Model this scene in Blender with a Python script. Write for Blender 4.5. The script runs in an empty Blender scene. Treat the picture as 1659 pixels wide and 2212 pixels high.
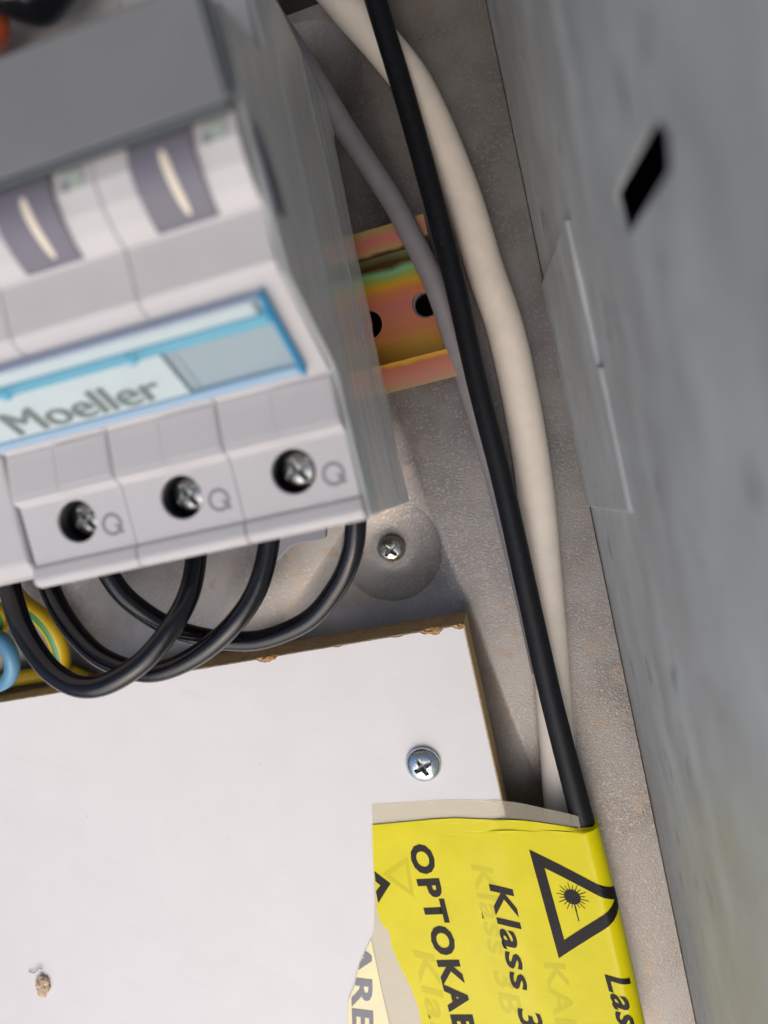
import bpy, bmesh, math, random
from mathutils import Vector, Matrix, noise
from mathutils.geometry import tessellate_polygon
random.seed(4)
S = 0.001                       # everything below is written in millimetres
scene = bpy.context.scene
# ---------------------------------------------------------------- camera
# The cabinet lies on its back: x = across, y = up the mounting plate, z = height off the plate.
CAM = Vector((19.6, -34.97, 143.22)); FPX = 1399.85
def camrot():
    yaw, pitch, roll = 0.188317, -0.056165, -0.220344
    cy, sy, cp, sp, cr, sr = math.cos(yaw), math.sin(yaw), math.cos(pitch), math.sin(pitch), math.cos(roll), math.sin(roll)
    return (Matrix(((cy, 0, sy), (0, 1, 0), (-sy, 0, cy))) @ Matrix(((1, 0, 0), (0, cp, -sp), (0, sp, cp)))
            @ Matrix(((cr, -sr, 0), (sr, cr, 0), (0, 0, 1))))
ROT = camrot()
cd = bpy.data.cameras.new('camera'); cam = bpy.data.objects.new('camera', cd); scene.collection.objects.link(cam)
cam.matrix_world = Matrix.Translation(CAM * S) @ ROT.to_4x4()
cd.sensor_fit = 'HORIZONTAL'; cd.sensor_width = 36; cd.lens = 36 * FPX / 1659
cd.clip_start = 0.002; cd.clip_end = 50
cd.dof.use_dof = True; cd.dof.focus_distance = 0.142; cd.dof.aperture_fstop = 12.5
scene.camera = cam
# ---------------------------------------------------------------- sky, light, exposure
SUN_EL, SUN_AZ = math.radians(48), math.radians(187)   # azimuth clockwise from +y
world = bpy.data.worlds.new('World'); scene.world = world; world.use_nodes = True
wn = world.node_tree.nodes; bg = wn['Background']
sky = wn.new('ShaderNodeTexSky'); sky.sky_type = 'NISHITA'; sky.sun_disc = False
sky.sun_elevation = SUN_EL; sky.sun_rotation = SUN_AZ; sky.air_density = 1.0; sky.dust_density = 4; sky.ozone_density = 1.0
world.node_tree.links.new(sky.outputs[0], bg.inputs[0]); bg.inputs[1].default_value = 0.11
sl = bpy.data.lights.new('sun', 'SUN'); sl.energy = .8; sl.angle = math.radians(70); sl.color = (1, .965, .93)
sun = bpy.data.objects.new('sun', sl); scene.collection.objects.link(sun)
sd = Vector((math.sin(SUN_AZ) * math.cos(SUN_EL), math.cos(SUN_AZ) * math.cos(SUN_EL), math.sin(SUN_EL)))
sun.rotation_euler = sd.to_track_quat('Z', 'Y').to_euler(); sun.location = sd * 3
scene.view_settings.view_transform = 'Standard'; scene.view_settings.look = 'None'
scene.view_settings.exposure = 0.5; scene.view_settings.gamma = 1
scene.render.engine = 'CYCLES'
scene.cycles.max_bounces = 10; scene.cycles.transparent_max_bounces = 24

# ---------------------------------------------------------------- helpers
def ray(u, w):
    return ROT @ Vector(((u - 829.5) / FPX, -(w - 1106) / FPX, -1))
def at(u, w, h):                # point of the place at height h that was measured at (u, w) of the photograph
    d = ray(u, w); t = (h - CAM.z) / d.z
    return CAM + d * t
def obj(name, bm, mats, parent=None, origin=(0, 0, 0), smooth=None, bevel=None):
    """bm in absolute mm; origin in absolute mm."""
    o3 = Vector(origin)
    if parent is not None: o3 = Vector(parent['_o'])
    for v in bm.verts: v.co = (v.co - o3) * S
    bmesh.ops.recalc_face_normals(bm, faces=bm.faces)
    me = bpy.data.meshes.new(name); bm.to_mesh(me); bm.free()
    if not isinstance(mats, (list, tuple)): mats = [mats]
    for m in mats: me.materials.append(m)
    o = bpy.data.objects.new(name, me); scene.collection.objects.link(o)
    o['_o'] = list(o3)
    if parent is None: o.location = o3 * S
    else: o.parent = parent
    if smooth is not None:
        me.polygons.foreach_set('use_smooth', [True] * len(me.polygons))
        me.set_sharp_from_angle(angle=math.radians(smooth))
    if bevel:
        b = o.modifiers.new('bevel', 'BEVEL'); b.width = bevel * S; b.segments = 3; b.limit_method = 'ANGLE'; b.angle_limit = math.radians(28); b.harden_normals = False
    return o
def thing(name, label, cat, origin, group=None):
    o = bpy.data.objects.new(name, None); scene.collection.objects.link(o)
    o.empty_display_size = 0.01; o.location = Vector(origin) * S; o['_o'] = list(origin)
    return tag(o, label, cat, group)
def tag(o, label=None, cat=None, group=None, kind=None):
    for k, v in (('label', label), ('category', cat), ('group', group), ('kind', kind)):
        if v: o[k] = v
    return o
def box(bm, x0, x1, y0, y1, z0, z1, mi=0):
    vs = [bm.verts.new(c) for c in ((x0, y0, z0), (x1, y0, z0), (x1, y1, z0), (x0, y1, z0), (x0, y0, z1), (x1, y0, z1), (x1, y1, z1), (x0, y1, z1))]
    for f in ((0, 3, 2, 1), (4, 5, 6, 7), (0, 1, 5, 4), (1, 2, 6, 5), (2, 3, 7, 6), (3, 0, 4, 7)):
        bm.faces.new([vs[i] for i in f]).material_index = mi
    return bm
def prism(bm, loops, fn, a, b, mi=0, side=None):
    """extrude the polygon loops[0] with holes loops[1:]; fn(p, q, t) places a 2-D point at level t."""
    side = mi if side is None else side
    lo = [[bm.verts.new(fn(p[0], p[1], a)) for p in L] for L in loops]
    hi = [[bm.verts.new(fn(p[0], p[1], b)) for p in L] for L in loops]
    tris = tessellate_polygon([[Vector((p[0], p[1], 0)) for p in L] for L in loops])
    fl = [v for L in lo for v in L]; fh = [v for L in hi for v in L]
    for t in tris:
        for src in (fl, fh):
            try: bm.faces.new([src[i] for i in t]).material_index = mi
            except ValueError: pass
    for A, B in zip(lo, hi):
        for i in range(len(A)):
            j = (i + 1) % len(A)
            bm.faces.new((A[i], A[j], B[j], B[i])).material_index = side
    return bm
flat = lambda p, q, t: (p, q, t)        # polygon in x, y; thickness along z
across = lambda p, q, t: (t, p, q)      # polygon in y, z; thickness along x
def circle(cx, cy, r, n=32, r2=None, ph=0):
    return [(cx + r * math.cos(2 * math.pi * i / n + ph), cy + (r2 or r) * math.sin(2 * math.pi * i / n + ph)) for i in range(n)]
def catmull(pts, n=14):
    P = [Vector(p) for p in pts]; P = [P[0] * 2 - P[1]] + P + [P[-1] * 2 - P[-2]]; out = []
    for i in range(1, len(P) - 2):
        for k in range(n):
            t = k / n
            out.append(.5 * ((2 * P[i]) + (P[i + 1] - P[i - 1]) * t + (2 * P[i - 1] - 5 * P[i] + 4 * P[i + 1] - P[i + 2]) * t * t
                       + (3 * P[i] - P[i - 1] - 3 * P[i + 1] + P[i + 2]) * t ** 3))
    out.append(P[-2]); return out
def tube(bm, pts, r, n=20, mi=0, stripe=None, wob=0.0):
    pts = catmull(pts); up = Vector((0, 0, 1)); rings = []; prev = None
    for i, p in enumerate(pts):
        d = (pts[min(i + 1, len(pts) - 1)] - pts[max(i - 1, 0)]).normalized()
        if prev is None: a = d.orthogonal().normalized()
        else: a = (prev - d * prev.dot(d)).normalized()
        prev = a; b = d.cross(a)
        rr = r(i / (len(pts) - 1)) if callable(r) else r
        if wob: rr *= 1 + wob * noise.noise(p * .12)
        rings.append([bm.verts.new(p + (a * math.cos(2 * math.pi * k / n) + b * math.sin(2 * math.pi * k / n)) * rr) for k in range(n)])
    for i in range(len(rings) - 1):
        for k in range(n):
            f = bm.faces.new((rings[i][k], rings[i][(k + 1) % n], rings[i + 1][(k + 1) % n], rings[i + 1][k]))
            f.material_index = mi
            if stripe and (k % n) in stripe: f.material_index = 1
    bm.faces.new(rings[0]); bm.faces.new(rings[-1])
    return bm
def pix_path(lst): return [at(u, w, h) for u, w, h in lst]

# ---------------------------------------------------------------- materials
def srgb(r, g, b):
    f = lambda c: (c / 255 / 12.92) if c / 255 <= .04045 else ((c / 255 + .055) / 1.055) ** 2.4
    return (f(r), f(g), f(b), 1)
def mat(name, col, rough=.5, metal=0, spec=.5, noise_amt=0, noise_scale=.4, bump=0, bump_scale=3, col2=None, coat=0, stretch=None, speck=None, trans=0, sss=0, alpha=1, detail=6, rough_var=0, scratch=None):
    m = bpy.data.materials.new(name); m.use_nodes = True; nt = m.node_tree; N = nt.nodes; L = nt.links; p = N['Principled BSDF']
    p.inputs['Base Color'].default_value = (*col[:3], 1); p.inputs['Roughness'].default_value = rough; p.inputs['Metallic'].default_value = metal
    p.inputs['Specular IOR Level'].default_value = spec; p.inputs['Coat Weight'].default_value = coat; p.inputs['Coat Roughness'].default_value = .08
    p.inputs['Transmission Weight'].default_value = trans; p.inputs['Alpha'].default_value = alpha
    if sss: p.inputs['Subsurface Weight'].default_value = sss; p.inputs['Subsurface Radius'].default_value = (1, .8, .6); p.inputs['Subsurface Scale'].default_value = .001
    tc = N.new('ShaderNodeTexCoord'); mp = N.new('ShaderNodeMapping'); L.new(tc.outputs['Object'], mp.inputs[0])
    mp.inputs['Scale'].default_value = [1000 * s for s in (stretch or (1, 1, 1))]
    out = None
    if noise_amt or col2:
        n = N.new('ShaderNodeTexNoise'); n.inputs['Scale'].default_value = noise_scale; n.inputs['Detail'].default_value = detail; n.inputs['Roughness'].default_value = .6
        L.new(mp.outputs[0], n.inputs[0]); r = N.new('ShaderNodeValToRGB'); L.new(n.outputs[0], r.inputs[0])
        r.color_ramp.elements[0].position = .32; r.color_ramp.elements[1].position = .68
        c2 = col2 if col2 else [c * (1 + noise_amt) for c in col[:3]]
        c1 = col if col2 else [c * (1 - noise_amt) for c in col[:3]]
        r.color_ramp.elements[0].color = (*c1[:3], 1); r.color_ramp.elements[1].color = (*c2[:3], 1); out = r.outputs[0]
        if rough_var:
            mr = N.new('ShaderNodeMapRange'); L.new(n.outputs[0], mr.inputs[0]); mr.inputs[1].default_value = .3; mr.inputs[2].default_value = .7
            mr.inputs[3].default_value = rough - rough_var; mr.inputs[4].default_value = rough + rough_var; L.new(mr.outputs[0], p.inputs['Roughness'])
    for sp in (speck or []):     # (scale, threshold, colour)
        n2 = N.new('ShaderNodeTexNoise'); n2.inputs['Scale'].default_value = sp[0]; n2.inputs['Detail'].default_value = 3; L.new(mp.outputs[0], n2.inputs[0])
        mr = N.new('ShaderNodeMapRange'); L.new(n2.outputs[0], mr.inputs[0]); mr.inputs[1].default_value = sp[1]; mr.inputs[2].default_value = sp[1] + .07
        mx = N.new('ShaderNodeMix'); mx.data_type = 'RGBA'; L.new(mr.outputs[0], mx.inputs['Factor'])
        if out: L.new(out, mx.inputs['A'])
        else: mx.inputs['A'].default_value = (*col[:3], 1)
        mx.inputs['B'].default_value = (*sp[2][:3], 1); out = mx.outputs['Result']
    for col_s, rot, amt in (scratch or []):          # long fine scuffs running one way
        m2 = N.new('ShaderNodeMapping'); m2.inputs['Rotation'].default_value = rot; m2.inputs['Scale'].default_value = (1000, 1000, 1000); L.new(tc.outputs['Object'], m2.inputs[0])
        m3 = N.new('ShaderNodeMapping'); m3.inputs['Scale'].default_value = (.045, 2.2, 2.2); L.new(m2.outputs[0], m3.inputs[0])
        n4 = N.new('ShaderNodeTexNoise'); n4.inputs['Scale'].default_value = 1; n4.inputs['Detail'].default_value = 2; L.new(m3.outputs[0], n4.inputs[0])
        mr = N.new('ShaderNodeMapRange'); L.new(n4.outputs[0], mr.inputs[0]); mr.inputs[1].default_value = .66; mr.inputs[2].default_value = .76; mr.inputs[4].default_value = amt
        mx = N.new('ShaderNodeMix'); mx.data_type = 'RGBA'; L.new(mr.outputs[0], mx.inputs['Factor'])
        if out: L.new(out, mx.inputs['A'])
        else: mx.inputs['A'].default_value = (*col[:3], 1)
        mx.inputs['B'].default_value = (*col_s[:3], 1); out = mx.outputs['Result']
    if out: L.new(out, p.inputs['Base Color'])
    if bump:
        n3 = N.new('ShaderNodeTexNoise'); n3.inputs['Scale'].default_value = bump_scale; n3.inputs['Detail'].default_value = 5; L.new(mp.outputs[0], n3.inputs[0])
        b = N.new('ShaderNodeBump'); b.inputs['Strength'].default_value = bump; b.inputs['Distance'].default_value = .0003; L.new(n3.outputs[0], b.inputs['Height']); L.new(b.outputs[0], p.inputs['Normal'])
    m['p'] = 1
    return m
M = {}
M['plate'] = mat('galvanised_plate', (.19, .17, .152), .38, .6, noise_scale=.05, col2=(.33, .31, .288), bump=.22, bump_scale=2.4, rough_var=.08,
                 speck=[(1.5, .56, (.315, .295, .275)), (1.3, .70, (.14, .125, .11)), (.22, .60, (.30, .25, .21))], detail=10)
M['wall'] = mat('galvanised_side', (.385, .40, .395), .5, .06, noise_scale=.07, col2=(.57, .60, .605), bump=.3, bump_scale=.9, rough_var=.1,
                speck=[(.13, .64, (.28, .295, .32)), (.3, .68, (.28, .30, .32)), (1.4, .70, (.24, .24, .25))], stretch=(1, .6, 1.3), detail=10,
                scratch=[((.62, .65, .68), (.6, 0, 1.57), .5), ((.2, .21, .22), (-.5, 0, 1.57), .5)])
M['blocker'] = mat('dark_light_blocker', (.05, .05, .048), .6)  # near-black so the unseen top wall bounces little light
M['plate_edge'] = mat('cut_steel_edge', (.42, .38, .34), .35, .8)
M['housing'] = mat('grey_white_plastic', srgb(193, 191, 192), .42, 0, .45, noise_amt=.03, noise_scale=.1, bump=.08, bump_scale=6)
M['housing_side'] = mat('grey_side_plastic', srgb(150, 152, 152), .4, 0, .5, noise_amt=.06, noise_scale=.15)
M['toggle'] = mat('dark_grey_plastic', srgb(112, 110, 121), .5, 0, .4, noise_amt=.04)
M['mark'] = mat('cream_print', srgb(225, 215, 195), .5)
M['print_grey'] = mat('grey_print', srgb(128, 130, 138), .6)
M['bar'] = mat('handle_bar_plastic', srgb(112, 114, 116), .38, 0, .5, noise_amt=.05, noise_scale=.08)
M['bar_shade'] = mat('handle_shade_grey', srgb(70, 78, 82), .4)  # darker bar grey: shade painted on the bar's end and underside
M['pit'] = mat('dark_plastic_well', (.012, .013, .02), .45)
M['screw'] = mat('zinc_screw', (.55, .54, .50), .24, 1, noise_amt=.25, noise_scale=.9, bump=.2, bump_scale=2)
M['blue_zinc'] = mat('blue_zinc_screw', (.55, .62, .68), .2, 1, noise_amt=.2, noise_scale=.7, bump=.12, bump_scale=2, speck=[(.35, .6, (.58, .60, .44))])
M['recess'] = mat('screw_recess_metal', (.32, .33, .3), .35, 1, noise_amt=.3, noise_scale=2)
M['black_cable'] = mat('black_pvc', (.007, .008, .011), .5, 0, .3, noise_amt=.3, noise_scale=.3, bump=.2, bump_scale=1.5, speck=[(1.2, .70, (.05, .055, .065))])
M['black_wire'] = mat('black_wire_pvc', (.006, .006, .009), .2, 0, .5, noise_amt=.25, noise_scale=.3, bump=.1, bump_scale=1)
M['cream_cable'] = mat('cream_pvc', srgb(238, 228, 214), .5, 0, .4, noise_amt=.05, noise_scale=.2, bump=.12, bump_scale=1, sss=.1, speck=[(.9, .74, srgb(150, 135, 120))])
M['grey_cable'] = mat('grey_pvc', srgb(135, 132, 136), .5, 0, .4, noise_amt=.07, noise_scale=.3, bump=.1, bump_scale=1)
M['laminate'] = mat('white_laminate', srgb(230, 227, 226), .45, 0, .4, noise_amt=.02, noise_scale=.08, bump=.06, bump_scale=1.2, speck=[(.33, .75, srgb(190, 186, 188)), (.9, .80, srgb(150, 146, 146))], scratch=[(srgb(196, 192, 190), (0, 0, .5), .22)])
M['core'] = mat('chipboard', srgb(236, 210, 168), .9, 0, .1, noise_scale=1.2, col2=srgb(200, 168, 122), bump=.4, bump_scale=2, stretch=(.4, 1, 1.4))
M['core_l'] = mat('torn_chipboard', srgb(200, 158, 108), .9, 0, .1, noise_scale=1.4, col2=srgb(160, 120, 76), bump=1, bump_scale=2)
M['yellow'] = mat('yellow_tape', srgb(233, 219, 0), .25, 0, .14, noise_amt=.04, noise_scale=.12, coat=.05, bump=.1, bump_scale=.3)
M['tape_print'] = mat('black_tape_print', (.013, .010, .012), .4, 0, .12, coat=0, noise_amt=.3, noise_scale=1)
M['ghost'] = mat('print_showing_through', srgb(217, 204, 0), .25, 0, .14, coat=.05)
M['pale_yellow'] = mat('pale_yellow_tape', srgb(236, 227, 150), .3, 0, .5, coat=.4, noise_scale=.09, col2=srgb(226, 213, 170))
M['pale_print'] = mat('faded_tape_print', srgb(112, 112, 125), .4, 0)
M['green'] = mat('green_insulation', (.03, .20, .05), .35)
M['yel_ins'] = mat('yellow_insulation', srgb(205, 170, 30), .32, noise_amt=.06)
M['blue_ins'] = mat('blue_insulation', srgb(86, 140, 172), .35, noise_amt=.06)
M['orange'] = mat('orange_plastic', srgb(185, 80, 35), .4)
M['dark'] = mat('dark_cavity', (.02, .02, .02), .8)
M['indicator'] = mat('grey_green_window', srgb(158, 168, 160), .35)
M['paper'] = mat('label_paper', srgb(186, 200, 203), .7, noise_amt=.03)
M['ink'] = mat('label_ink', srgb(112, 124, 122), .6)
M['crumb'] = mat('wood_crumb', srgb(222, 200, 172), .9, 0, .1, noise_scale=.9, col2=srgb(190, 160, 130), bump=1, bump_scale=2)
M['clip'] = mat('light_grey_plastic', srgb(165, 163, 168), .4)
M['well_wall'] = mat('blue_grey_plastic', srgb(165, 172, 172), .5)
def see_through(name, tint, clear, rough, body, bump=0, stretch=None, streak=0):
    m = mat(name, body, rough, 0, .5, bump=bump, bump_scale=.35, stretch=stretch); nt = m.node_tree; N = nt.nodes; L = nt.links
    p = N['Principled BSDF']; out = N['Material Output']; tr = N.new('ShaderNodeBsdfTransparent'); tr.inputs[0].default_value = (*tint, 1)
    mx = N.new('ShaderNodeMixShader'); mx.inputs[0].default_value = 1 - clear; L.new(tr.outputs[0], mx.inputs[1]); L.new(p.outputs[0], mx.inputs[2]); L.new(mx.outputs[0], out.inputs[0])
    if streak:
        tc = N.new('ShaderNodeTexCoord'); mp = N.new('ShaderNodeMapping'); mp.inputs['Scale'].default_value = (100, 80, 420); n = N.new('ShaderNodeTexNoise'); n.inputs['Scale'].default_value = 1; n.inputs['Detail'].default_value = 3
        L.new(tc.outputs['Object'], mp.inputs[0]); L.new(mp.outputs[0], n.inputs[0]); mr = N.new('ShaderNodeMapRange'); L.new(n.outputs[0], mr.inputs[0])
        mr.inputs[1].default_value = .38; mr.inputs[2].default_value = .68; mr.inputs[3].default_value = 1 - clear - streak; mr.inputs[4].default_value = 1 - clear + streak; L.new(mr.outputs[0], mx.inputs[0])
    return m
M['clear'] = see_through('clear_grey_plastic', (.95, .96, .96), .30, .16, srgb(250, 251, 249), 1.0, (1, .12, 1), .06)
M['clear_rib'] = see_through('clear_plastic_rib', (.97, .98, .98), .35, .08, srgb(190, 196, 196))
M['blue_clear'] = see_through('blue_tinted_plastic', (.65, .9, .98), .5, .06, (.28, .66, .82))
M['blue_deep'] = see_through('blue_plastic_edge', (.35, .75, .92), .35, .08, (.04, .36, .62))
M['pale_blue'] = see_through('pale_blue_plastic', (.8, .9, .97), .4, .08, srgb(178, 208, 232))
M['lavender'] = see_through('lavender_plastic', (.86, .9, .96), .5, .08, srgb(182, 194, 216))
M['pane'] = see_through('clear_window_plastic', (.93, .97, .98), .82, .06, srgb(185, 205, 215))
M['film'] = see_through('clear_tape_film', (.97, .95, .88), .66, .25, srgb(226, 216, 186), .15)
M['clear_edge'] = see_through('clear_sheet_edge', (.8, .85, .85), .3, .1, srgb(190, 195, 195))
def rail_material():            # yellow passivated zinc: interference colours run in bands across the rail, upper web's shade painted dark brown
    m = mat('yellow_passivated_zinc', (.6, .45, .1), .32, .35); nt = m.node_tree; N = nt.nodes; L = nt.links; p = N['Principled BSDF']
    tc = N.new('ShaderNodeTexCoord'); sp = N.new('ShaderNodeSeparateXYZ'); L.new(tc.outputs['Object'], sp.inputs[0])
    nz = N.new('ShaderNodeTexNoise'); nz.inputs['Scale'].default_value = 110; nz.inputs['Detail'].default_value = 3; L.new(tc.outputs['Object'], nz.inputs[0])
    ma = N.new('ShaderNodeMath'); ma.operation = 'MULTIPLY_ADD'; L.new(nz.outputs[0], ma.inputs[0]); ma.inputs[1].default_value = .003; L.new(sp.outputs[1], ma.inputs[2])
    mr = N.new('ShaderNodeMapRange'); L.new(ma.outputs[0], mr.inputs[0]); mr.inputs[1].default_value = -.016; mr.inputs[2].default_value = .019
    r = N.new('ShaderNodeValToRGB'); L.new(mr.outputs[0], r.inputs[0]); e = r.color_ramp.elements
    stops = [(0, (185, 150, 110)), (.06, (205, 135, 115)), (.145, (200, 120, 85)), (.172, (235, 175, 60)), (.30, (242, 180, 66)), (.40, (220, 138, 92)), (.55, (212, 126, 112)), (.64, (224, 134, 82)), (.70, (230, 172, 40)), (.745, (170, 188, 85)), (.775, (140, 205, 155)), (.805, (105, 110, 50)), (.82, (70, 48, 24)), (.85, (78, 52, 26)), (.87, (200, 160, 105)), (.935, (220, 125, 118)), (1, (180, 165, 95))]
    while len(e) < len(stops): e.new(.5)
    for k, (q, c) in enumerate(stops): e[k].position = q; e[k].color = srgb(*c)
    L.new(r.outputs[0], p.inputs['Base Color'])
    n3 = N.new('ShaderNodeTexNoise'); n3.inputs['Scale'].default_value = 900; L.new(tc.outputs['Object'], n3.inputs[0]); b = N.new('ShaderNodeBump'); b.inputs['Strength'].default_value = .15; b.inputs['Distance'].default_value = .0002
    L.new(n3.outputs[0], b.inputs['Height']); L.new(b.outputs[0], p.inputs['Normal'])
    return m
M['rail'] = rail_material()

# ---------------------------------------------------------------- the setting: mounting plate and cabinet sheets
PH = -7.5                       # face of the mounting plate
bm = bmesh.new()
D1 = (-9.6, -52.9); D2 = (-4.0, 56.5); RD = 12.3
outer = [(-260, -270), (36.95, -270), (36.95, 150), (-260, 150)]
holes = [circle(*D1, RD, 72), circle(*D2, RD, 72), circle(10.9, .6, 2.6, 24), circle(-3.0, -.6, 3.45, 24)]
top = [[bm.verts.new((p[0], p[1], PH)) for p in L] for L in [outer] + holes]
allv = [v for L in top for v in L]
for t in tessellate_polygon([[Vector((p[0], p[1], 0)) for p in L] for L in [outer] + holes]):
    bm.faces.new([allv[i] for i in t])
for L, c in ((top[1], D1), (top[2], D2)):       # pressed dish round each fixing screw
    prev = L
    for rr, dz in ((.985, -.12), (.95, -.35), (.88, -.72), (.75, -1.25), (.6, -1.8), (.46, -2.15), (.38, -2.2), (.1, -2.2)):
        cur = [bm.verts.new((c[0] + (v.co.x - c[0]) * rr, c[1] + (v.co.y - c[1]) * rr, PH + dz)) for v in L]
        for i in range(len(L)): bm.faces.new((prev[i], prev[(i + 1) % len(L)], cur[(i + 1) % len(L)], cur[i]))
        prev = cur
    bm.faces.new(prev)
low = [[bm.verts.new((v.co.x, v.co.y, PH - 1.6)) for v in L] for L in (top[0], top[3], top[4])]
for L, K in zip((top[0], top[3], top[4]), low):
    for i in range(len(L)): bm.faces.new((L[i], L[(i + 1) % len(L)], K[(i + 1) % len(L)], K[i])).material_index = 1
plate = obj('mounting_plate', bm, [M['plate'], M['plate_edge']], smooth=35)
tag(plate, kind='structure', label='grey brown galvanised mounting plate with dished screw seats')
wx = 37.2
bm = bmesh.new()
slot = [(-11.2, 67.9), (-11.6, 85.6), (-14.2, 88.0), (-16.6, 87.0), (-16.3, 69.0)]
prism(bm, [[(-320, -30), (150, -30), (150, 185), (-320, 185)], slot], across, wx, wx + .6)
wall = obj('side_wall', bm, M['wall']); tag(wall, kind='structure', label='blue grey sheet metal side wall with one rectangular slot')
bm = bmesh.new()
prism(bm, [[(-1.5, -12), (-3.8, 39.2), (-26.0, 41.2), (-26.6, 42.3), (-48.3, 43.2), (-52.2, -12)]], across, wx - .75, wx - .03)
obj('lap_strip', bm, M['wall'], parent=wall, bevel=.18)
bm = bmesh.new()
box(bm, 64, 66, -320, 150, -34, 185); box(bm, wx + .6, 64, -320, 150, 183.6, 185)
o = obj('outer_wall', bm, M['dark']); tag(o, kind='structure')
bm = bmesh.new(); box(bm, -264, 64, -320, 150, -34, -31)
o = obj('back_wall', bm, M['dark']); tag(o, kind='structure')
bm = bmesh.new(); box(bm, -264, wx - .1, 71, 72.5, PH + .1, 330)
o = obj('top_wall_blocker', bm, M['blocker']); tag(o, kind='structure')  # out-of-view wall, added close and tall to block sky light
bm = bmesh.new(); box(bm, -266, -264.1, -320, 150, -34, 120)
o = obj('left_wall', bm, M['wall']); tag(o, kind='structure')

# ---------------------------------------------------------------- top hat rail
bm = bmesh.new()
XR0, XR1 = -230, 14.8
rh = [circle(10.9, .6, 3.15, 40), circle(-3.0, -.6, 3.3, 40)]
# base with holes, then webs and lips
prism(bm, [[(XR0, -12.4), (XR1, -12.4), (XR1, 12.6), (XR0, 12.6)]] + rh, flat, PH + .05, PH + 1.05)
prof = [(-12.4, PH + .05), (-12.4, -1.0), (-17.5, -1.0), (-17.5, 0), (-11.4, 0), (-11.4, PH + 1.05)]
prism(bm, [prof], across, XR0, XR1)
prism(bm, [[(-y, z) for y, z in prof]], across, XR0, XR1)
tag(obj('din_rail', bm, M['rail'], origin=(0, 0, PH)), 'iridescent yellow and pink zinc mounting rail with round holes behind the breaker', 'mounting rail')

# ---------------------------------------------------------------- screws
def screw_head(R, dome, w, Lx, depth, ang=0, skirt=.8, slot=False):
    bm = bmesh.new(); NA, NR = 96, 22; rings = []
    def hh(x, y):
        r = math.hypot(x, y) / R; z = dome * math.sqrt(max(0, 1 - (r * .97) ** 2.3))
        a, b = x * math.cos(ang) + y * math.sin(ang), -x * math.sin(ang) + y * math.cos(ang)
        m1 = min(abs(a), abs(b)); m2 = max(abs(a), abs(b))
        if slot: m1, m2 = abs(a), abs(b)
        lim = w * (1.25 - .35 * m2 / Lx) if not slot else w
        k = max(0, min(1, (lim - m1) / .16)) * max(0, min(1, (Lx - m2) / .3))
        if not slot: k *= .55 + .45 * max(0, 1 - m2 / Lx)
        return z - depth * k, k
    fr = []
    for i in range(1, NR + 1):
        r = R * (i / NR) ** .9
        rings.append([]); 
        for j in range(NA):
            x, y = r * math.cos(2 * math.pi * j / NA), r * math.sin(2 * math.pi * j / NA); z, k = hh(x, y)
            v = bm.verts.new((x, y, z)); rings[-1].append(v); fr.append(k)
    c = bm.verts.new((0, 0, hh(0, 0)[0]))
    for j in range(NA): bm.faces.new((c, rings[0][j], rings[0][(j + 1) % NA])).material_index = 1
    for i in range(NR - 1):
        for j in range(NA):
            f = bm.faces.new((rings[i][j], rings[i + 1][j], rings[i + 1][(j + 1) % NA], rings[i][(j + 1) % NA]))
            if fr[i * NA + j] > .5: f.material_index = 1
    sk = [bm.verts.new((v.co.x, v.co.y, v.co.z - skirt)) for v in rings[-1]]
    for j in range(NA): bm.faces.new((rings[-1][j], sk[j], sk[(j + 1) % NA], rings[-1][(j + 1) % NA]))
    return bm
def put(bm, p, rot=None):
    for v in bm.verts: v.co = ((rot @ v.co) if rot else v.co) + Vector(p)
    return bm
p = (-9.6, -52.7, PH - 1.6)
bm = put(screw_head(3.35, 2.2, .42, 1.9, 1.5, math.radians(38)), p)
tag(obj('plate_screw', bm, [M['screw'], M['recess']], origin=p, smooth=50), 'small domed cross recess screw sunk in a round dish of the mounting plate', 'screw')
p = (-4, 56.5, PH - 1.6)
bm = put(screw_head(3.35, 2.2, .42, 1.9, 1.5, math.radians(10)), p)
tag(obj('plate_screw', bm, [M['screw'], M['recess']], origin=p, smooth=50), 'shadowed domed screw in the upper dish of the mounting plate behind the cables', 'screw')
BH = 4.0                        # face of the white board
q = at(915, 1649, BH); p = (q.x, q.y, BH + .15)
bm = put(screw_head(3.95, 2.1, .48, 2.1, 1.6, math.radians(22), skirt=.5), p)
tag(obj('board_screw', bm, [M['blue_zinc'], M['recess']], origin=p, smooth=50), 'bright silver cross recess screw in the white board above the yellow tape', 'screw')

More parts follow.
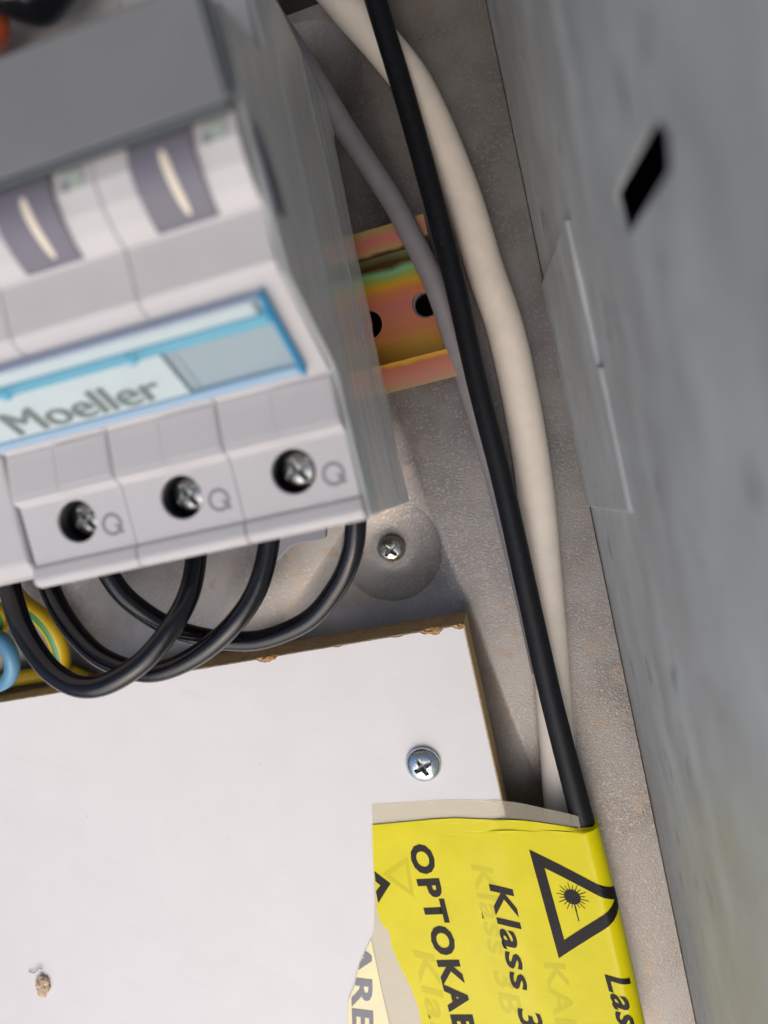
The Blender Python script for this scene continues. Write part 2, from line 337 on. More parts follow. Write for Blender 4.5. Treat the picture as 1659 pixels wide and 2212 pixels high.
# ---------------------------------------------------------------- white laminated board
def P2(u, w, h): q = at(u, w, h); return (q.x, q.y)
tl = (-200, -67.5)
tr_ = P2(1000, 1350, BH); b_r = (4.6, -205)
board = thing('white_board', 'white laminated chipboard panel with chipped brown upper edge under the breaker', 'board', (-60, -100, PH))
bm = bmesh.new()
k0 = P2(0, 1518, BH); sl_ = (tr_[1] - k0[1]) / (tr_[0] - k0[0])
def edge_y(x): return k0[1] + sl_ * (x - k0[0])
edge = [(x, edge_y(x) + .18 + .1 * noise.noise(Vector((x * .8, 0, 3)))) for x in [tr_[0] - .8 * i for i in range(0, 250)]]
core_poly = [(tr_[0] + .25, -205)] + [(tr_[0] + .25, edge[0][1])] + edge + [(edge[-1][0], -205)]
prism(bm, [core_poly], flat, PH + .02, BH - .25)
obj('chipboard_core', bm, M['core'], parent=board)
def chip(x):
    d = .0
    for cx, wd, dp in ((-1.6, 1.9, 1.15), (-3.7, 1.2, .7), (-41.5, 2.6, .95), (-39.9, 1.2, .5), (-10, 1.6, .3), (-24, 1.2, .25), (3.9, 1.6, .8), (-70, 2, .4), (-86, 1.6, .5)):
        d = max(d, dp * max(0, 1 - ((x - cx) / wd) ** 2) * (1 + .5 * noise.noise(Vector((x * 3, 1, 0)))))
    return d + .12 * abs(noise.noise(Vector((x * 1.7, 5, 0))))
le = []
x = tr_[0]
while x > -195:
    le.append((x, edge_y(x) - chip(x))); x -= .25
lam = [(tr_[0] - .02, -205)] + le + [(le[-1][0], -205)]
bm = bmesh.new(); prism(bm, [lam], flat, BH - .249, BH, side=1)
obj('laminate_face', bm, [M['laminate'], M['core_l']], parent=board)
def blob(name, centre, rad, seed, parent, m, sub=3, amp=.45, thr=None):
    bm = bmesh.new(); bmesh.ops.create_icosphere(bm, subdivisions=sub, radius=1)
    for v in bm.verts:
        n = v.co.normalized(); k = 1 + amp * noise.fractal(n * 1.7 + Vector((seed, 0, 0)), .7, 2.2, 4)
        v.co = Vector((n.x * rad[0] * k, n.y * rad[1] * k, n.z * rad[2] * k)) + Vector(centre)
    return obj(name, bm, m, parent=parent) if parent else bm
for i, (x, s) in enumerate(((-2.4, 1.5), (-1.0, 1.0), (-41.2, 1.7), (-39.6, 1.0), (4.1, .8))):
    blob('torn_chip', (x, edge_y(x) - .1, BH - .2), (s, .62, .45), i * 3.1, board, M['core_l'], 3, .6)
q = at(95, 2128, BH)
bm = bmesh.new()
bmesh.ops.create_icosphere(bm, subdivisions=4, radius=1)
for v in bm.verts:
    n = v.co.normalized(); k = 1 + .38 * noise.fractal(n * 1.6 + Vector((7, 2, 0)), .7, 2.3, 5)
    tap = 1 - .45 * max(0, -n.y)
    v.co = Vector((n.x * 2.3 * k * tap - n.y * -.2, n.y * 2.7 * k, n.z * 1.0 * k + .4))
    v.co = Matrix.Rotation(math.radians(-6), 3, 'Z') @ v.co + q
tag(obj('wood_crumb', bm, M['crumb'], origin=q), 'pale brown torn plug of chipboard stuck on the lower left of the white board', 'wood crumb')
bm = bmesh.new(); tube(bm, pix_path([(62, 2098, BH + .25), (72, 2101, BH + .5), (80, 2096, BH + .9), (84, 2091, BH + .6), (92, 2093, BH + .3)]), .12, 6)
tag(obj('fibre', bm, M['grey_cable'], origin=q, smooth=60), 'thin dark fibre lying just above the brown wood crumb', 'fibre')

# ---------------------------------------------------------------- three pole breaker
PW = 17.6
front = [(-40.2, 46), (-40.2, 54.0), (-39.6, 54.3), (-37.8, 54.4), (-36.9, 54.6), (-28.0, 54.9), (-27.0, 56.3), (-19.6, 55.2), (-19.0, 56.9), (-9.6, 70.2), (-8.6, 70.7), (-2.4, 70.6), (-2.1, 71.2),
         (-.6, 72.5), (1.4, 73.5), (4.0, 74.1), (6.5, 73.7), (8.5, 72.6), (14.5, 71.3), (19.5, 71.0), (21.0, 69.5), (23.0, 56.5), (41.5, 55.5), (41.5, 43)]
breaker = thing('circuit_breaker', 'grey white three pole breaker with blue label holder and grey handle bar', 'circuit breaker', (-26.25, 0, 0))
HOLE = (-8.8, -31.7); HR = 3.35
def DR(y): return 74.75 - (y - 4.0) ** 2 * .088        # crown of the toggle drum
def pole_mesh():
    bm = bmesh.new(); x0, x1 = -PW + .06, -.06
    A = [bm.verts.new((x0, y, z)) for y, z in front]; B = [bm.verts.new((x1, y, z)) for y, z in front]
    n = len(front); hseg = 4
    for i in range(n):
        j = (i + 1) % n
        if i == hseg:
            y0, z0 = front[i]; y1, z1 = front[j]
            zz = lambda y: z0 + (z1 - z0) * (y - y0) / (y1 - y0)
            cx, cy = HOLE; rc4 = [(x0, y0), (x1, y0), (x1, y1), (x0, y1)]
            an = sorted([2 * math.pi * q / 48 - math.pi for q in range(48)] + [math.atan2(py - cy, px - cx) for px, py in rc4])
            c, ob = [], []
            for a in an:
                ca, sa = math.cos(a), math.sin(a)
                t = min([v for v in (((x1 - cx) / ca if ca > 1e-9 else (x0 - cx) / ca if ca < -1e-9 else 1e9), ((y1 - cy) / sa if sa > 1e-9 else (y0 - cy) / sa if sa < -1e-9 else 1e9))])
                c.append(bm.verts.new((cx + HR * ca, cy + HR * sa, zz(cy + HR * sa)))); ob.append(bm.verts.new((cx + t * ca, cy + t * sa, zz(cy + t * sa))))
            for a in range(len(c)): b_ = (a + 1) % len(c); bm.faces.new((c[a], c[b_], ob[b_], ob[a]))
            prev = c
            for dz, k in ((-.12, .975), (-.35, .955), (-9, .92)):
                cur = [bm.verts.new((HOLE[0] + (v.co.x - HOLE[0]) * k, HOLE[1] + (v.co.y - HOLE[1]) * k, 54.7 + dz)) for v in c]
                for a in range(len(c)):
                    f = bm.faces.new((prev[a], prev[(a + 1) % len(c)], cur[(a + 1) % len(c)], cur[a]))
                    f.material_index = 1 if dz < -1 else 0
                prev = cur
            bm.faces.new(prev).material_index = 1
        else: bm.faces.new((A[i], A[j], B[j], B[i]))
    for V in (A, B):
        vs = V
        for t in tessellate_polygon([[Vector((v.co.y, v.co.z, 0)) for v in V]]): bm.faces.new([vs[k] for k in t])
    return bm
poles = []
for k in range(3):
    if k == 0:
        bm = pole_mesh()
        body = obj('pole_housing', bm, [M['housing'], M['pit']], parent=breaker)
        b = body.modifiers.new('bevel', 'BEVEL'); b.width = .00028; b.segments = 3; b.limit_method = 'ANGLE'; b.angle_limit = math.radians(32)
        kids = []
        # toggle drum proud of the nose
        bm = bmesh.new(); arc = [(8.4 - i * .95, DR(8.4 - i * .95)) for i in range(12)]
        arc = [(8.4, 72)] + arc + [(-2.3, 70.7)]
        prism(bm, [arc], across, -12.9, -5.1); kids.append(obj('toggle', bm, M['toggle'], parent=body, bevel=.2))
        # ON mark
        bm = bmesh.new(); n = 10
        L = []
        for i in range(n + 1):
            y = 4.6 - i * .62; z = DR(y) + .03; wd = .62 * math.sqrt(max(.05, 1 - ((i - n / 2) / (n / 2 + .3)) ** 4)); cx = -8.75 + .05 * i
            L.append((bm.verts.new((cx - wd * .75, y, z)), bm.verts.new((cx + wd * .75, y, z))))
        for a, b2 in zip(L, L[1:]): bm.faces.new((a[0], a[1], b2[1], b2[0]))
        kids.append(obj('on_mark', bm, M['mark'], parent=body))
        # indicator pocket on the nose
        bm = bmesh.new(); box(bm, -4.0, -1.2, 3.9, 5.9, 73.5, 74.22); kids.append(obj('indicator', bm, M['indicator'], parent=body, bevel=.15))
        bm = bmesh.new(); box(bm, -4.0, -3.0, 3.95, 5.0, 74.15, 74.28); kids.append(obj('indicator_shadow_slot', bm, M['print_grey'], parent=body))
        # screw at the bottom of the well
        bm = put(screw_head(2.75, .9, .42, 2.2, 1.1, math.radians(28), skirt=8.5), (HOLE[0] + .1, HOLE[1] + .2, 51.6))
        kids.append(obj('terminal_screw', bm, [M['screw'], M['recess']], parent=body, smooth=50))
        # raised blank panels between window and ridge
        for (a, b2, dz) in ((-17.2, -9.3, .12), (-8.9, -.35, .28)):
            bm = bmesh.new(); zf = lambda y: 56.3 + (55.2 - 56.3) * (y + 27.3) / 7.7
            vs = []
            for (px, py) in ((a, -26.3), (b2, -26.3), (b2, -20.0), (a, -20.0)):
                vs.append((bm.verts.new((px, py, zf(py) - .3)), bm.verts.new((px, py, zf(py) + dz))))
            bm.faces.new([v[1] for v in vs])
            for i in range(4): bm.faces.new((vs[i][0], vs[(i + 1) % 4][0], vs[(i + 1) % 4][1], vs[i][1]))
            kids.append(obj('marking_panel', bm, M['housing'], parent=body, bevel=.12))
        # the printed ring mark beside the screw
        bm = bmesh.new(); rc = (-3.1, -33.3)
        zt = lambda y: 54.6 + .3 * (y + 36.9) / 8.9 + .012
        for i in range(40):
            a0, a1 = 2 * math.pi * i / 40, 2 * math.pi * (i + 1) / 40
            q4 = [(rc[0] + r * math.cos(a), rc[1] + r * 1.02 * math.sin(a)) for r, a in ((1.18, a0), (1.72, a0), (1.72, a1), (1.18, a1))]
            bm.faces.new([bm.verts.new((px, py, zt(py))) for px, py in q4])
        for q4 in ([(.35, -.25), (.75, .05), (1.75, -1.45), (1.25, -1.75)],):
            bm.faces.new([bm.verts.new((rc[0] + px, rc[1] + py, zt(rc[1] + py) + .01)) for px, py in q4])
        kids.append(obj('terminal_mark', bm, M['print_grey'], parent=body))
        # rear of the pole down to the rail
        bm = bmesh.new(); prism(bm, [[(-38, 47), (-38, 30), (-28, 22), (-24, 2), (-18.6, .3), (18.6, .3), (24, 3), (28, 22), (39, 30), (39, 47)]], across, -17.44, -15.2)
        kids.append(obj('rear_casing', bm, M['housing_side'], parent=body))
    else:
        nb = body.copy(); scene.collection.objects.link(nb); nb.parent = breaker; nb.location = Vector((-PW * k * S, 0, 0))
        for c in kids:
            d = c.copy(); scene.collection.objects.link(d); d.parent = nb
# bottom gutter strip of the breaker
for k in range(3):
    bm = bmesh.new(); xa = -PW * (k + 1) + .04 - (.5 if k == 2 else 0)
    prism(bm, [[(-40.6, 51.5), (-40.6, 54.3), (-40.1, 55.2), (-39.2, 55.5), (-37.6, 55.1), (-37.0, 54.7), (-37.5, 51.5)]], across, xa, -PW * k + (.1 if k == 0 else -.04))
    obj('bottom_strip', bm, M['housing'], parent=breaker, bevel=.4)
bm = bmesh.new(); prism(bm, [[(-37, -40), (-21.6, -40), (-21.0, -43.5), (-21.6, -45.9), (-23.5, -46.4), (-27.5, -46.1), (-30, -46.4), (-32, -47.6), (-34, -49), (-37, -49.5)]], flat, .6, 2.6)
fc = obj('foot_clip', bm, M['clip'], parent=breaker, bevel=.4)
bm = bmesh.new(); box(bm, -36, -23.4, -43.6, -40, 2.2, 3.4); obj('clip_slide', bm, M['bar'], parent=fc, bevel=.3)
# joined handle bar
bm = bmesh.new()
prism(bm, [[(9.0, 75.0), (6.6, 75.7), (6.5, 76.0), (17.1, 78.1), (17.6, 77.6), (17.6, 76.0), (12, 75.0)]], across, -52, .1)
bar = obj('handle_bar', bm, M['bar'], parent=breaker, bevel=.25)
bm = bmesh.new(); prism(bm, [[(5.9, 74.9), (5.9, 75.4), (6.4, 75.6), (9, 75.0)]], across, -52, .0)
obj('underside_shade', bm, M['bar_shade'], parent=bar)  # dark strip painted as the shadow line under the bar
bm = bmesh.new(); prism(bm, [[(6.8, 75.2), (6.7, 75.6), (7.0, 75.9), (17.4, 77.8), (17.8, 77.2), (17.7, 76)]], across, .11, .85)
obj('shaded_end', bm, M['bar_shade'], parent=bar, bevel=.15)  # dark colour stands for shade on the bar's side face
# end plate of clear plastic on the right flank
flank = [(-41.2, 15), (-40.2, 54.0), (-27.5, 54.8), (-19.4, 55.3), (-10, 69.6), (-2.4, 71), (8, 72.4), (19, 70.6), (22.5, 56), (41.5, 54.8), (41.2, 8), (36, 6.2), (33, 9.2), (24, 9.8), (10, 12.5), (-5, 12.6), (-7, 14.4), (-20, 14.5), (-32, 17.0)]
bm = bmesh.new(); prism(bm, [flank], across, .05, .75, mi=0, side=1)
ep = obj('clear_end_plate', bm, [M['clear'], M['clear_edge']], parent=breaker)
for a in (29, 50.5):        # moulded ribs
    bm = bmesh.new()
    pts = [(-40.6, a), (-30, a - .3), (-18, a - 1.2), (0, a - 1.8), (20, a - 2), (39, a - 1)]
    prism(bm, [[(y, z) for y, z in pts] + [(y, z + .9) for y, z in reversed(pts)]], across, .76, 1.15)
    obj('rib', bm, M['clear_rib'], parent=ep, bevel=.15)
bm = bmesh.new(); prism(bm, [[(-2.6, 66), (-3, 70.6), (3, 72.2), (6.4, 71.6), (6.4, 69.5), (2, 67)]], across, .8, 1.25)
obj('blue_rivet', bm, M['toggle'], parent=ep, bevel=.2)

# blue label holder lying on the sloping shoulder
ang = math.atan2(70.6 - 56.9, -9.6 + 19.0)
o0 = Vector((0, -19.15, 57.0)); ey = Vector((0, math.cos(ang), math.sin(ang))); en = Vector((0, -math.sin(ang), math.cos(ang)))
def W(x, a, n): return Vector((x, 0, 0)) + o0 + ey * a + en * n
def wbox(bm, x0, x1, a0, a1, n0, n1, mi=0):
    vs = [bm.verts.new(W(*c)) for c in ((x0, a0, n0), (x1, a0, n0), (x1, a1, n0), (x0, a1, n0), (x0, a0, n1), (x1, a0, n1), (x1, a1, n1), (x0, a1, n1))]
    for f in ((0, 3, 2, 1), (4, 5, 6, 7), (0, 1, 5, 4), (1, 2, 6, 5), (2, 3, 7, 6), (3, 0, 4, 7)): bm.faces.new([vs[i] for i in f]).material_index = mi
    return bm
SL = 14.9
holder = obj('label_holder', wbox(bmesh.new(), -52.4, -2.9, 1.2, SL - .3, .05, .5), M['pane'], parent=breaker)
X0, X1 = -52.6, -2.6
for (a0, a1, n1, m) in ((.9, 2.3, 1.15, 'pale_blue'), (SL - 4.4, SL - 2.9, 1.35, 'blue_clear'), (SL - .6, SL, 1.4, 'lavender')):
    obj('holder_rail', wbox(bmesh.new(), X0, X1 - .9, a0, a1, .08, n1), M[m], parent=holder, bevel=.25)
obj('holder_end', wbox(bmesh.new(), X1 - .7, X1, .8, SL + .1, .08, 1.5), M['blue_deep'], parent=holder, bevel=.25)
obj('label_paper', wbox(bmesh.new(), -51.5, -19.0, 2.4, SL - 4.5, .56, .66), M['paper'], parent=holder)
obj('white_insert', wbox(bmesh.new(), -51.5, -4.6, SL - 2.8, SL - .7, .56, .8), M['paper'], parent=holder)
for x in (-22.2, -40.8):
    bm = bmesh.new(); bmesh.ops.create_uvsphere(bm, u_segments=20, v_segments=12, radius=1)
    for v in bm.verts: v.co = Vector(W(x, SL - 3.8, 1.3)) + v.co * .85
    obj('catch', bm, M['blue_clear'], parent=holder, smooth=60)

def text_mesh(s, offset=.0, shear=0, spacing=1):
    cu = bpy.data.curves.new('t', 'FONT'); cu.body = s; cu.size = 1; cu.offset = offset; cu.shear = shear; cu.space_character = spacing; cu.resolution_u = 3; cu.fill_mode = 'FRONT'
    o = bpy.data.objects.new('t', cu); scene.collection.objects.link(o); dg = bpy.context.evaluated_depsgraph_get(); dg.update()
    me = bpy.data.meshes.new_from_object(o.evaluated_get(dg)); bm = bmesh.new(); bm.from_mesh(me)
    bpy.data.objects.remove(o); bpy.data.curves.remove(cu); bpy.data.meshes.remove(me)
    xs = [v.co.x for v in bm.verts]; ys = [v.co.y for v in bm.verts]
    x0, x1 = min(xs), max(xs)
    for v in bm.verts: v.co = Vector(((v.co.x - x0) / (x1 - x0), v.co.y / .7, 0))    # 0..1 along, cap height 1
    return bm
def refine(bm, L):
    for _ in range(4):
        es = [e for e in bm.edges if e.calc_length() > L]
        if not es: break
        bmesh.ops.subdivide_edges(bm, edges=es, cuts=1)
        bmesh.ops.triangulate(bm, faces=bm.faces)
    return bm
bm = bmesh.new()
for k, (dx, da) in enumerate(((0, 0), (.28, .06), (-.22, -.1))):
    b2 = text_mesh('Moeller', .0, 0)
    for v in b2.verts: v.co = W(-45.6 + dx + v.co.x * 23.3, 3.0 + da + v.co.y * 4.6, .70 + .02 * k)
    me_ = bpy.data.meshes.new('t'); b2.to_mesh(me_); b2.free(); bm.from_mesh(me_); bpy.data.meshes.remove(me_)
obj('handwriting', bm, M['ink'], parent=holder)

# ---------------------------------------------------------------- neighbouring device at the left edge
nd = thing('modular_device', 'white modular device left of the breaker, only its rounded lower corner in view', 'switch unit', (-70, 0, 0))
fr2 = [(-38.4, 30), (-39.2, 48), (-38.4, 52.6), (-36.5, 54.2), (-19.6, 54.2), (-19.0, 56), (-9.6, 69.6), (8, 71), (20, 70), (23, 55), (41, 54), (41, 30)]
bm = bmesh.new(); prism(bm, [fr2], across, -106, -54.3); obj('casing', bm, M['housing'], parent=nd, bevel=.8)
bm = bmesh.new(); prism(bm, [[(-39.6, 30), (-39.6, 51.2), (-38.0, 52.2), (-36.8, 50.4), (-20.5, 50.4), (-20.5, 30)]], across, -54.2, -52.7); obj('side_spacer', bm, M['well_wall'], parent=nd, bevel=.4)
bm = bmesh.new(); box(bm, -54.25, -52.65, -33.2, -31.8, 50.0, 51.0); obj('spacer_lug', bm, M['well_wall'], parent=nd, bevel=.3)

# ---------------------------------------------------------------- cables and wires
def cable(name, path, r, m, label, cat, group=None, stripe=None, n=20, wob=.015):
    P = path if isinstance(path[0], Vector) else pix_path(path)
    bm = bmesh.new(); tube(bm, P, r, n, stripe=stripe, wob=wob)
    return tag(obj(name, bm, m, origin=P[0], smooth=60), label, cat, group)
cable('cream_cable', [(640, -120, 0), (740, 0, 0), (828, 100, -1), (905, 205, -2), (990, 400, -3), (1048, 582, -3.2), (1092, 713, -3.2), (1130, 888, -3.2), (1157, 1063, -3.2), (1174, 1238, -3.2), (1186, 1370, -3.2), (1194, 1478, -3.2), (1203, 1600, -3.3), (1214, 1745, -3.4), (1236, 1900, -3.4), (1270, 2100, -3.4), (1320, 2350, -3.4)],
      4.0, M['cream_cable'], 'thick cream plastic cable running down beside the side wall', 'cable')
BLK = [(780, -110, 6), (811, 0, 6), (877, 218, 5), (938, 437, 4.5), (981, 603, 4.2), (1030, 821, 4), (1086, 1042, 4), (1139, 1280, 4.2), (1183, 1478, 4.6), (1216, 1610, 5), (1250, 1741, 5.4), (1283, 1870, 5.2), (1322, 2030, 5), (1360, 2200, 5), (1400, 2380, 5)]
cable('black_cable', BLK, lambda t: 2.2 + .55 * t * t, M['black_cable'], 'black round fibre cable crossing over the cream one and taped at its foot', 'cable')
cable('grey_cable', [(520, -60, 14), (590, 40, 12), (650, 125, 9), (708, 218, 6), (754, 291, 4), (803, 364, 3), (850, 437, 2.4), (888, 509, 2.0), (925, 582, 1.4), (952, 650, .6), (979, 730, -.6), (1013, 835, -2), (1070, 1030, -4), (1125, 1250, -5), (1170, 1450, -5.3)],
      2.35, M['grey_cable'], 'thin grey cable slanting from behind the breaker to beneath the black cable', 'cable')
WR = 2.1
G = 'black wire loops under the breaker'
cable('wire_loop', [(205, 1130, 22), (222, 1200, 22), (238, 1245, 22), (278, 1296, 21), (349, 1346, 19), (417, 1372, 18), (496, 1384, 17), (575, 1379, 17), (668, 1338, 18), (728, 1268, 20), (760, 1196, 22), (769, 1120, 23), (766, 1040, 23)],
      WR, M['black_wire'], 'black wire loop nearest the plate screw, the rearmost of three', 'wire', G)
cable('wire_loop', [(80, 1130, 20), (92, 1200, 21), (105, 1262, 22), (131, 1320, 23), (171, 1377, 24), (222, 1422, 25), (298, 1450, 25.5), (362, 1445, 26), (438, 1407, 26), (508, 1344, 26), (556, 1270, 25), (581, 1173, 24), (580, 1090, 24)],
      WR, M['black_wire'], 'middle black wire loop, crossing over one loop and under another', 'wire', G)
cable('wire_loop', [(-20, 1100, 24), (2, 1180, 25), (15, 1240, 27), (43, 1344, 30), (88, 1423, 32), (130, 1464, 33), (178, 1484, 34), (236, 1475, 34), (312, 1426, 33), (372, 1352, 31), (409, 1280, 28), (424, 1200, 25), (424, 1110, 24)],
      WR, M['black_wire'], 'frontmost black wire loop hanging lowest over the white board edge', 'wire', G)
cable('earth_wire', [(20, 1270, 0), (48, 1302, 1), (88, 1332, 1), (118, 1372, 0), (132, 1420, -2), (130, 1480, -4), (110, 1560, -5)], 2.3, [M['yel_ins'], M['green']],
      'yellow and green striped earth wire curving down behind the black loops', 'wire', stripe=(2, 3, 4, 12, 13), n=20)
cable('earth_wire', [(-90, 1290, 5), (-40, 1300, 6), (-2, 1330, 5), (-12, 1375, 3), (-60, 1440, 0)], 2.2, [M['yel_ins'], M['green']],
      'yellow earth wire just entering at the left edge above the blue wire', 'wire', stripe=(0, 1, 10), n=20)
cable('earth_wire', [(-60, 1500, -3), (0, 1475, -3.5), (60, 1462, -4), (110, 1455, -4.5), (150, 1452, -5), (190, 1470, -5)], 2.1, [M['yel_ins'], M['green']],
      'yellow and green wire lying flat along the brown board edge behind the blue wire', 'wire', stripe=(15, 16, 17, 5), n=20)
cable('blue_wire', [(-70, 1330, 6), (-25, 1365, 7), (8, 1385, 8), (25, 1420, 8), (24, 1455, 7), (2, 1478, 6), (-60, 1490, 4)], 1.75, M['blue_ins'],
      'light blue wire bending round at the left edge behind the front loop', 'wire')
# things at the top left corner
cable('black_lead', [(-160, -50, 66), (-60, -45, 66), (10, -26, 66), (50, -12, 65), (84, -8, 64), (130, -60, 63), (160, -130, 60)], lambda t: 2.3 + 1.0 * math.sin(math.pi * t), M['black_wire'],
      'blurred black lead crossing the top left corner over the breaker', 'wire', n=24)
cable('orange_lead', [(-70, 20, 64), (-30, 46, 64), (-20, 58, 63), (-34, 80, 61), (-90, 120, 58)], 2.4, M['orange'], 'orange insulated lead end just below the black lead', 'wire')

# ---------------------------------------------------------------- warning tape over the cable
# tape coordinates: t runs down along the cable, s runs across from the board over the cable
tape = thing('warning_tape', 'yellow laser warning tape sticking the black cable to the white board', 'tape', (0, -130, BH))
bp = catmull(pix_path(BLK))
def cable_at(y):
    for a, b in zip(bp, bp[1:]):
        if a.y >= y >= b.y:
            t = (a.y - y) / max(1e-6, a.y - b.y); return a.lerp(b, t)
    return bp[-1]
def section(y, lift, R, n=22):
    """cross-section polyline at height y from the board edge, over the cable and down behind it: list of (s, x, z)"""
    c = cable_at(y); xb, zb = 3.2, BH + lift; pts = [(-60, zb), (xb, zb)]
    # tangent from (xb, zb) to the cable circle
    dx, dz = c.x - xb, c.z - zb; d = math.hypot(dx, dz); R = R + lift
    al = math.atan2(dz, dx) + math.asin(R / d); L = math.sqrt(d * d - R * R)
    tx, tz = xb + L * math.cos(al), zb + L * math.sin(al)
    for i in range(1, 8):
        f = i / 8; sag = -.35 * math.sin(math.pi * f); pts.append((xb + (tx - xb) * f, zb + (tz - zb) * f + sag))
    a0 = math.atan2(tz - c.z, tx - c.x)
    for i in range(n + 1):
        a = a0 - i / n * math.radians(150); pts.append((c.x + R * math.cos(a), c.z + R * math.sin(a)))
    e = pts[-1]; pts.append((e[0] - .5, e[1] - 1.5))
    out = []; s = -60 - xb
    for i, p_ in enumerate(pts):
        if i: s += math.hypot(p_[0] - pts[i - 1][0], p_[1] - pts[i - 1][1])
        out.append((s, p_[0], p_[1]))
    return out           # s = 0 at the board edge
_cache = {}
def surf(s, y, lift, R=2.78):
    key = (round(y * 5), lift)
    if key not in _cache: _cache[key] = section(round(y * 5) / 5, lift, R)
    P = _cache[key]
    for a, b in zip(P, P[1:]):
        if a[0] <= s <= b[0]:
            t = (s - a[0]) / (b[0] - a[0]); break
    else: a, b, t = P[-2], P[-1], 1
    wr = .13 * noise.noise(Vector((s * .16, y * .10, 4))) if s < 12 else 0
    return Vector((a[1] + (b[1] - a[1]) * t, y, a[2] + (b[2] - a[2]) * t + wr * min(1, max(0, (12 - s) / 4))))
def s_of(u, w, h=BH + .3): q = at(u, w, h); return q.x - 3.2, q.y
def sheet(poly, lift, m, name, parent, step=1.0, R=2.78):
    """poly: list of (s, y); rows across the sheet"""
    ys = [p[1] for p in poly]; y0, y1 = min(ys), max(ys); rows = []; bm = bmesh.new(); ny = int((y1 - y0) / step)
    for k in range(ny + 1):
        y = y0 + (y1 - y0) * (k + (.001 if k == 0 else -.001 if k == ny else 0)) / ny; xs = []
        for a, b in zip(poly, poly[1:] + poly[:1]):
            if (a[1] - y) * (b[1] - y) < 0: xs.append(a[0] + (b[0] - a[0]) * (y - a[1]) / (b[1] - a[1]))
        if len(xs) >= 2: rows.append((y, min(xs), max(xs)))
    n = 70; grid = []
    for y, a, b in rows: grid.append([bm.verts.new(surf(a + (b - a) * i / n, y, lift, R)) for i in range(n + 1)])
    for r1, r2 in zip(grid, grid[1:]):
        for i in range(n): bm.faces.new((r1[i], r1[i + 1], r2[i + 1], r2[i]))
    return obj(name, bm, m, parent=parent, smooth=60)
left = [s_of(*p) for p in ((804, 1782), (806, 1860), (811, 1920), (815, 1968), (824, 1995), (842, 2013), (844, 2039), (860, 2079), (886, 2130), (903, 2174), (911, 2212), (930, 2280), (940, 2330))]
topy = left[0][1]
top_edge = [(40, topy - 4.6), (26, topy - 4.6), (19, topy - 4.1), (12, topy - 3.3), (6, topy - 2.5), (0, topy - 2.2), (-5, topy - 1.5), (-10, topy - .6), (-16, topy - .3)]
yel = sheet(left + [(40, left[-1][1])] + top_edge, .32, M['yellow'], 'yellow_layer', tape, .35)
cl = [s_of(*p) for p in ((803, 1738), (806, 1850), (808, 1962), (806, 2012), (800, 2030), (775, 2085), (768, 2112), (764, 2132), (752, 2160), (750, 2212), (748, 2330))]
ct = [(17.6, cl[0][1] - 6.0), (14, cl[0][1] - 5.2), (10, cl[0][1] - 4.4), (5, cl[0][1] - 3.2), (0, cl[0][1] - 2.5), (-12, cl[0][1] - 1.0)]
sheet(cl + [(17.6, cl[-1][1])] + ct, .12, M['film'], 'clear_layer', tape, .5)
pl = [s_of(*p) for p in ((801, 2029), (776, 2084), (769, 2111), (765, 2131), (753, 2159), (751, 2212), (749, 2330), (870, 2330), (838, 2200), (822, 2130), (812, 2080))]
sheet(pl, .22, M['pale_yellow'], 'pale_layer', tape, .35)

def inside(poly, p):
    c = False
    for a, b in zip(poly, poly[1:] + poly[:1]):
        if (a[1] > p[1]) != (b[1] > p[1]) and p[0] < a[0] + (b[0] - a[0]) * (p[1] - a[1]) / (b[1] - a[1]): c = not c
    return c
def tape_text(s, p0, p1, cap, lift, m, parent, name='printed_word', offset=.02, shear=0, flip=False, clip=None, spacing=1.08):
    bm = refine(text_mesh(s, offset, shear, spacing), .12 if clip is None else .05)
    A = Vector(s_of(*p0)); B = Vector(s_of(*p1)); L = (B - A).length; e = (B - A) / L; nrm = Vector((-e.y, e.x))
    if flip: nrm = -nrm
    for v in bm.verts:
        q = A + e * (v.co.x * L) + nrm * (v.co.y * cap); v.co = Vector((q.x, q.y, 0))
    if clip is not None: bmesh.ops.delete(bm, geom=[f for f in bm.faces if not inside(clip, f.calc_center_median())], context='FACES')
    for v in bm.verts: v.co = surf(v.co.x, v.co.y, lift)
    return obj(name, bm, m, parent=parent)
LF = .39
tape_text('OPTOKABEL', (884, 1826), (1008, 2326), 4.75, LF, M['tape_print'], yel, offset=.046, spacing=1.22, shear=.06)
tape_text('Klass 3B', (1057, 1909), (1143, 2290), 4.85, LF, M['tape_print'], yel, offset=.022, shear=.22)
# laser triangle, laid out in tape coordinates so that it bends over the cable
def poly_on(loops, name, m, lift, L=.8):
    bm = bmesh.new(); vs = [bm.verts.new((p[0], p[1], 0)) for Lp in loops for p in Lp]
    for t in tessellate_polygon([[Vector((p[0], p[1], 0)) for p in Lp] for Lp in loops]):
        try: bm.faces.new([vs[i] for i in t])
        except ValueError: pass
    refine(bm, L)
    for v in bm.verts: v.co = surf(v.co.x, v.co.y, lift)
    return obj(name, bm, m, parent=yel)
A = Vector(s_of(1143, 1829)); B = Vector(s_of(1207, 2062)); e = (B - A).normalized(); nr = Vector((-e.y, e.x)); side = (B - A).length; apex = (A + B) / 2 + nr * side * .80
cen = (A + B + apex) / 3
tri = [A, B, apex]; inner = [cen + (p_ - cen) * .66 for p_ in tri]
poly_on([[(p_.x, p_.y) for p_ in tri], [(p_.x, p_.y) for p_ in inner]], 'laser_triangle', M['tape_print'], LF, .7)
sc = Vector(s_of(1234, 1934, BH + 2.2)) + Vector((.4, 0))
bm = bmesh.new()
def addpoly(pts):
    bm.faces.new([bm.verts.new((p_[0], p_[1], 0)) for p_ in pts])
addpoly(circle(sc.x, sc.y, 1.75, 28))
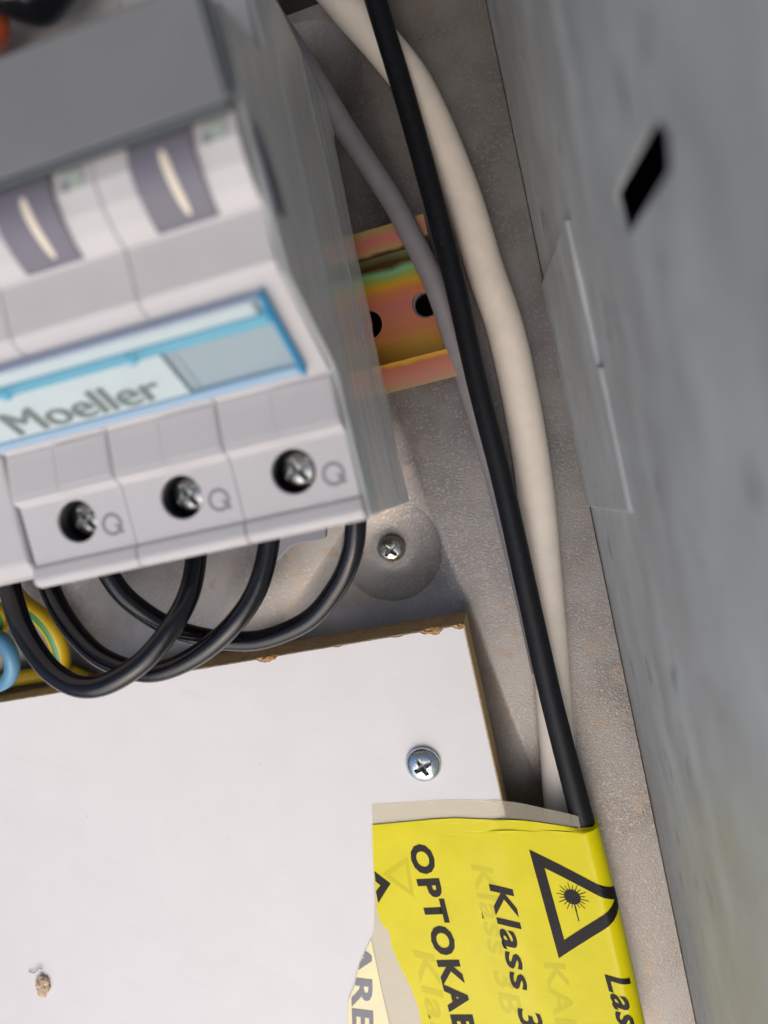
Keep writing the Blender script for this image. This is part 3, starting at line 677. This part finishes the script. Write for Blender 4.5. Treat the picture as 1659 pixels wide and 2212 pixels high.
for i in range(20):
    a = 2 * math.pi * i / 20 + .1; r2 = 3.4 if i % 2 else 2.8; w = .1; d = Vector((math.cos(a), math.sin(a))); t_ = Vector((-d.y, d.x))
    addpoly([sc + d * 1.7 + t_ * w, sc + d * 1.7 - t_ * w, sc + d * r2 - t_ * w * .6, sc + d * r2 + t_ * w * .6])
d = Vector((.05, -1)); t_ = Vector((1, .05)); addpoly([sc + d * 1.7 + t_ * .12, sc + d * 1.7 - t_ * .12, sc + d * 5.6 - t_ * .12, sc + d * 5.6 + t_ * .12])
bmesh.ops.triangulate(bm, faces=bm.faces); refine(bm, .8)
for v in bm.verts: v.co = surf(v.co.x, v.co.y, LF)
obj('sunburst', bm, M['tape_print'], parent=yel)
# word that follows the triangle, partly round the cable
A2 = B + e * 3.2 + nr * 9.2
bm = refine(text_mesh('Laser', .022, .22, 1.08), .08)
for v in bm.verts:
    q2 = A2 + e * (v.co.x * 21) + nr * (v.co.y * 5.0); v.co = surf(q2.x, q2.y, LF)
obj('printed_word', bm, M['tape_print'], parent=yel)
# head of the arrow cut by the tape's end, and print showing through from the layer below
lp = left
poly_on([[s_of(*p_) for p_ in ((809, 1882), (844, 1908), (838, 1917), (817, 1951), (812, 1925), (822, 1912), (811, 1903))]], 'cut_mark', M['tape_print'], LF, 1)
g1 = [s_of(*p_) for p_ in ((826, 1888), (880, 1850), (896, 1940))]; c1 = (sum(p_[0] for p_ in g1) / 3, sum(p_[1] for p_ in g1) / 3)
poly_on([g1, [(c1[0] + (p_[0] - c1[0]) * .62, c1[1] + (p_[1] - c1[1]) * .62) for p_ in g1]], 'show_through_mark', M['ghost'], .345, 1)
tape_text('Klass', (892, 2050), (950, 2300), 4.6, .345, M['ghost'], yel, name='show_through_print', shear=.2)
tape_text('Klass 3B', (1018, 1866), (1085, 2190), 4.6, .345, M['ghost'], yel, name='show_through_print', shear=.2)
tape_text('KABEL', (1175, 2075), (1225, 2330), 4.6, .345, M['ghost'], yel, name='show_through_print')
tape_text('ARE', (757, 2026), (763, 2226), 4.9, .28, M['pale_print'], tape, offset=.03, clip=[(p_[0] + .1, p_[1]) for p_ in pl])

for o in scene.objects:
    if '_o' in o: del o['_o']
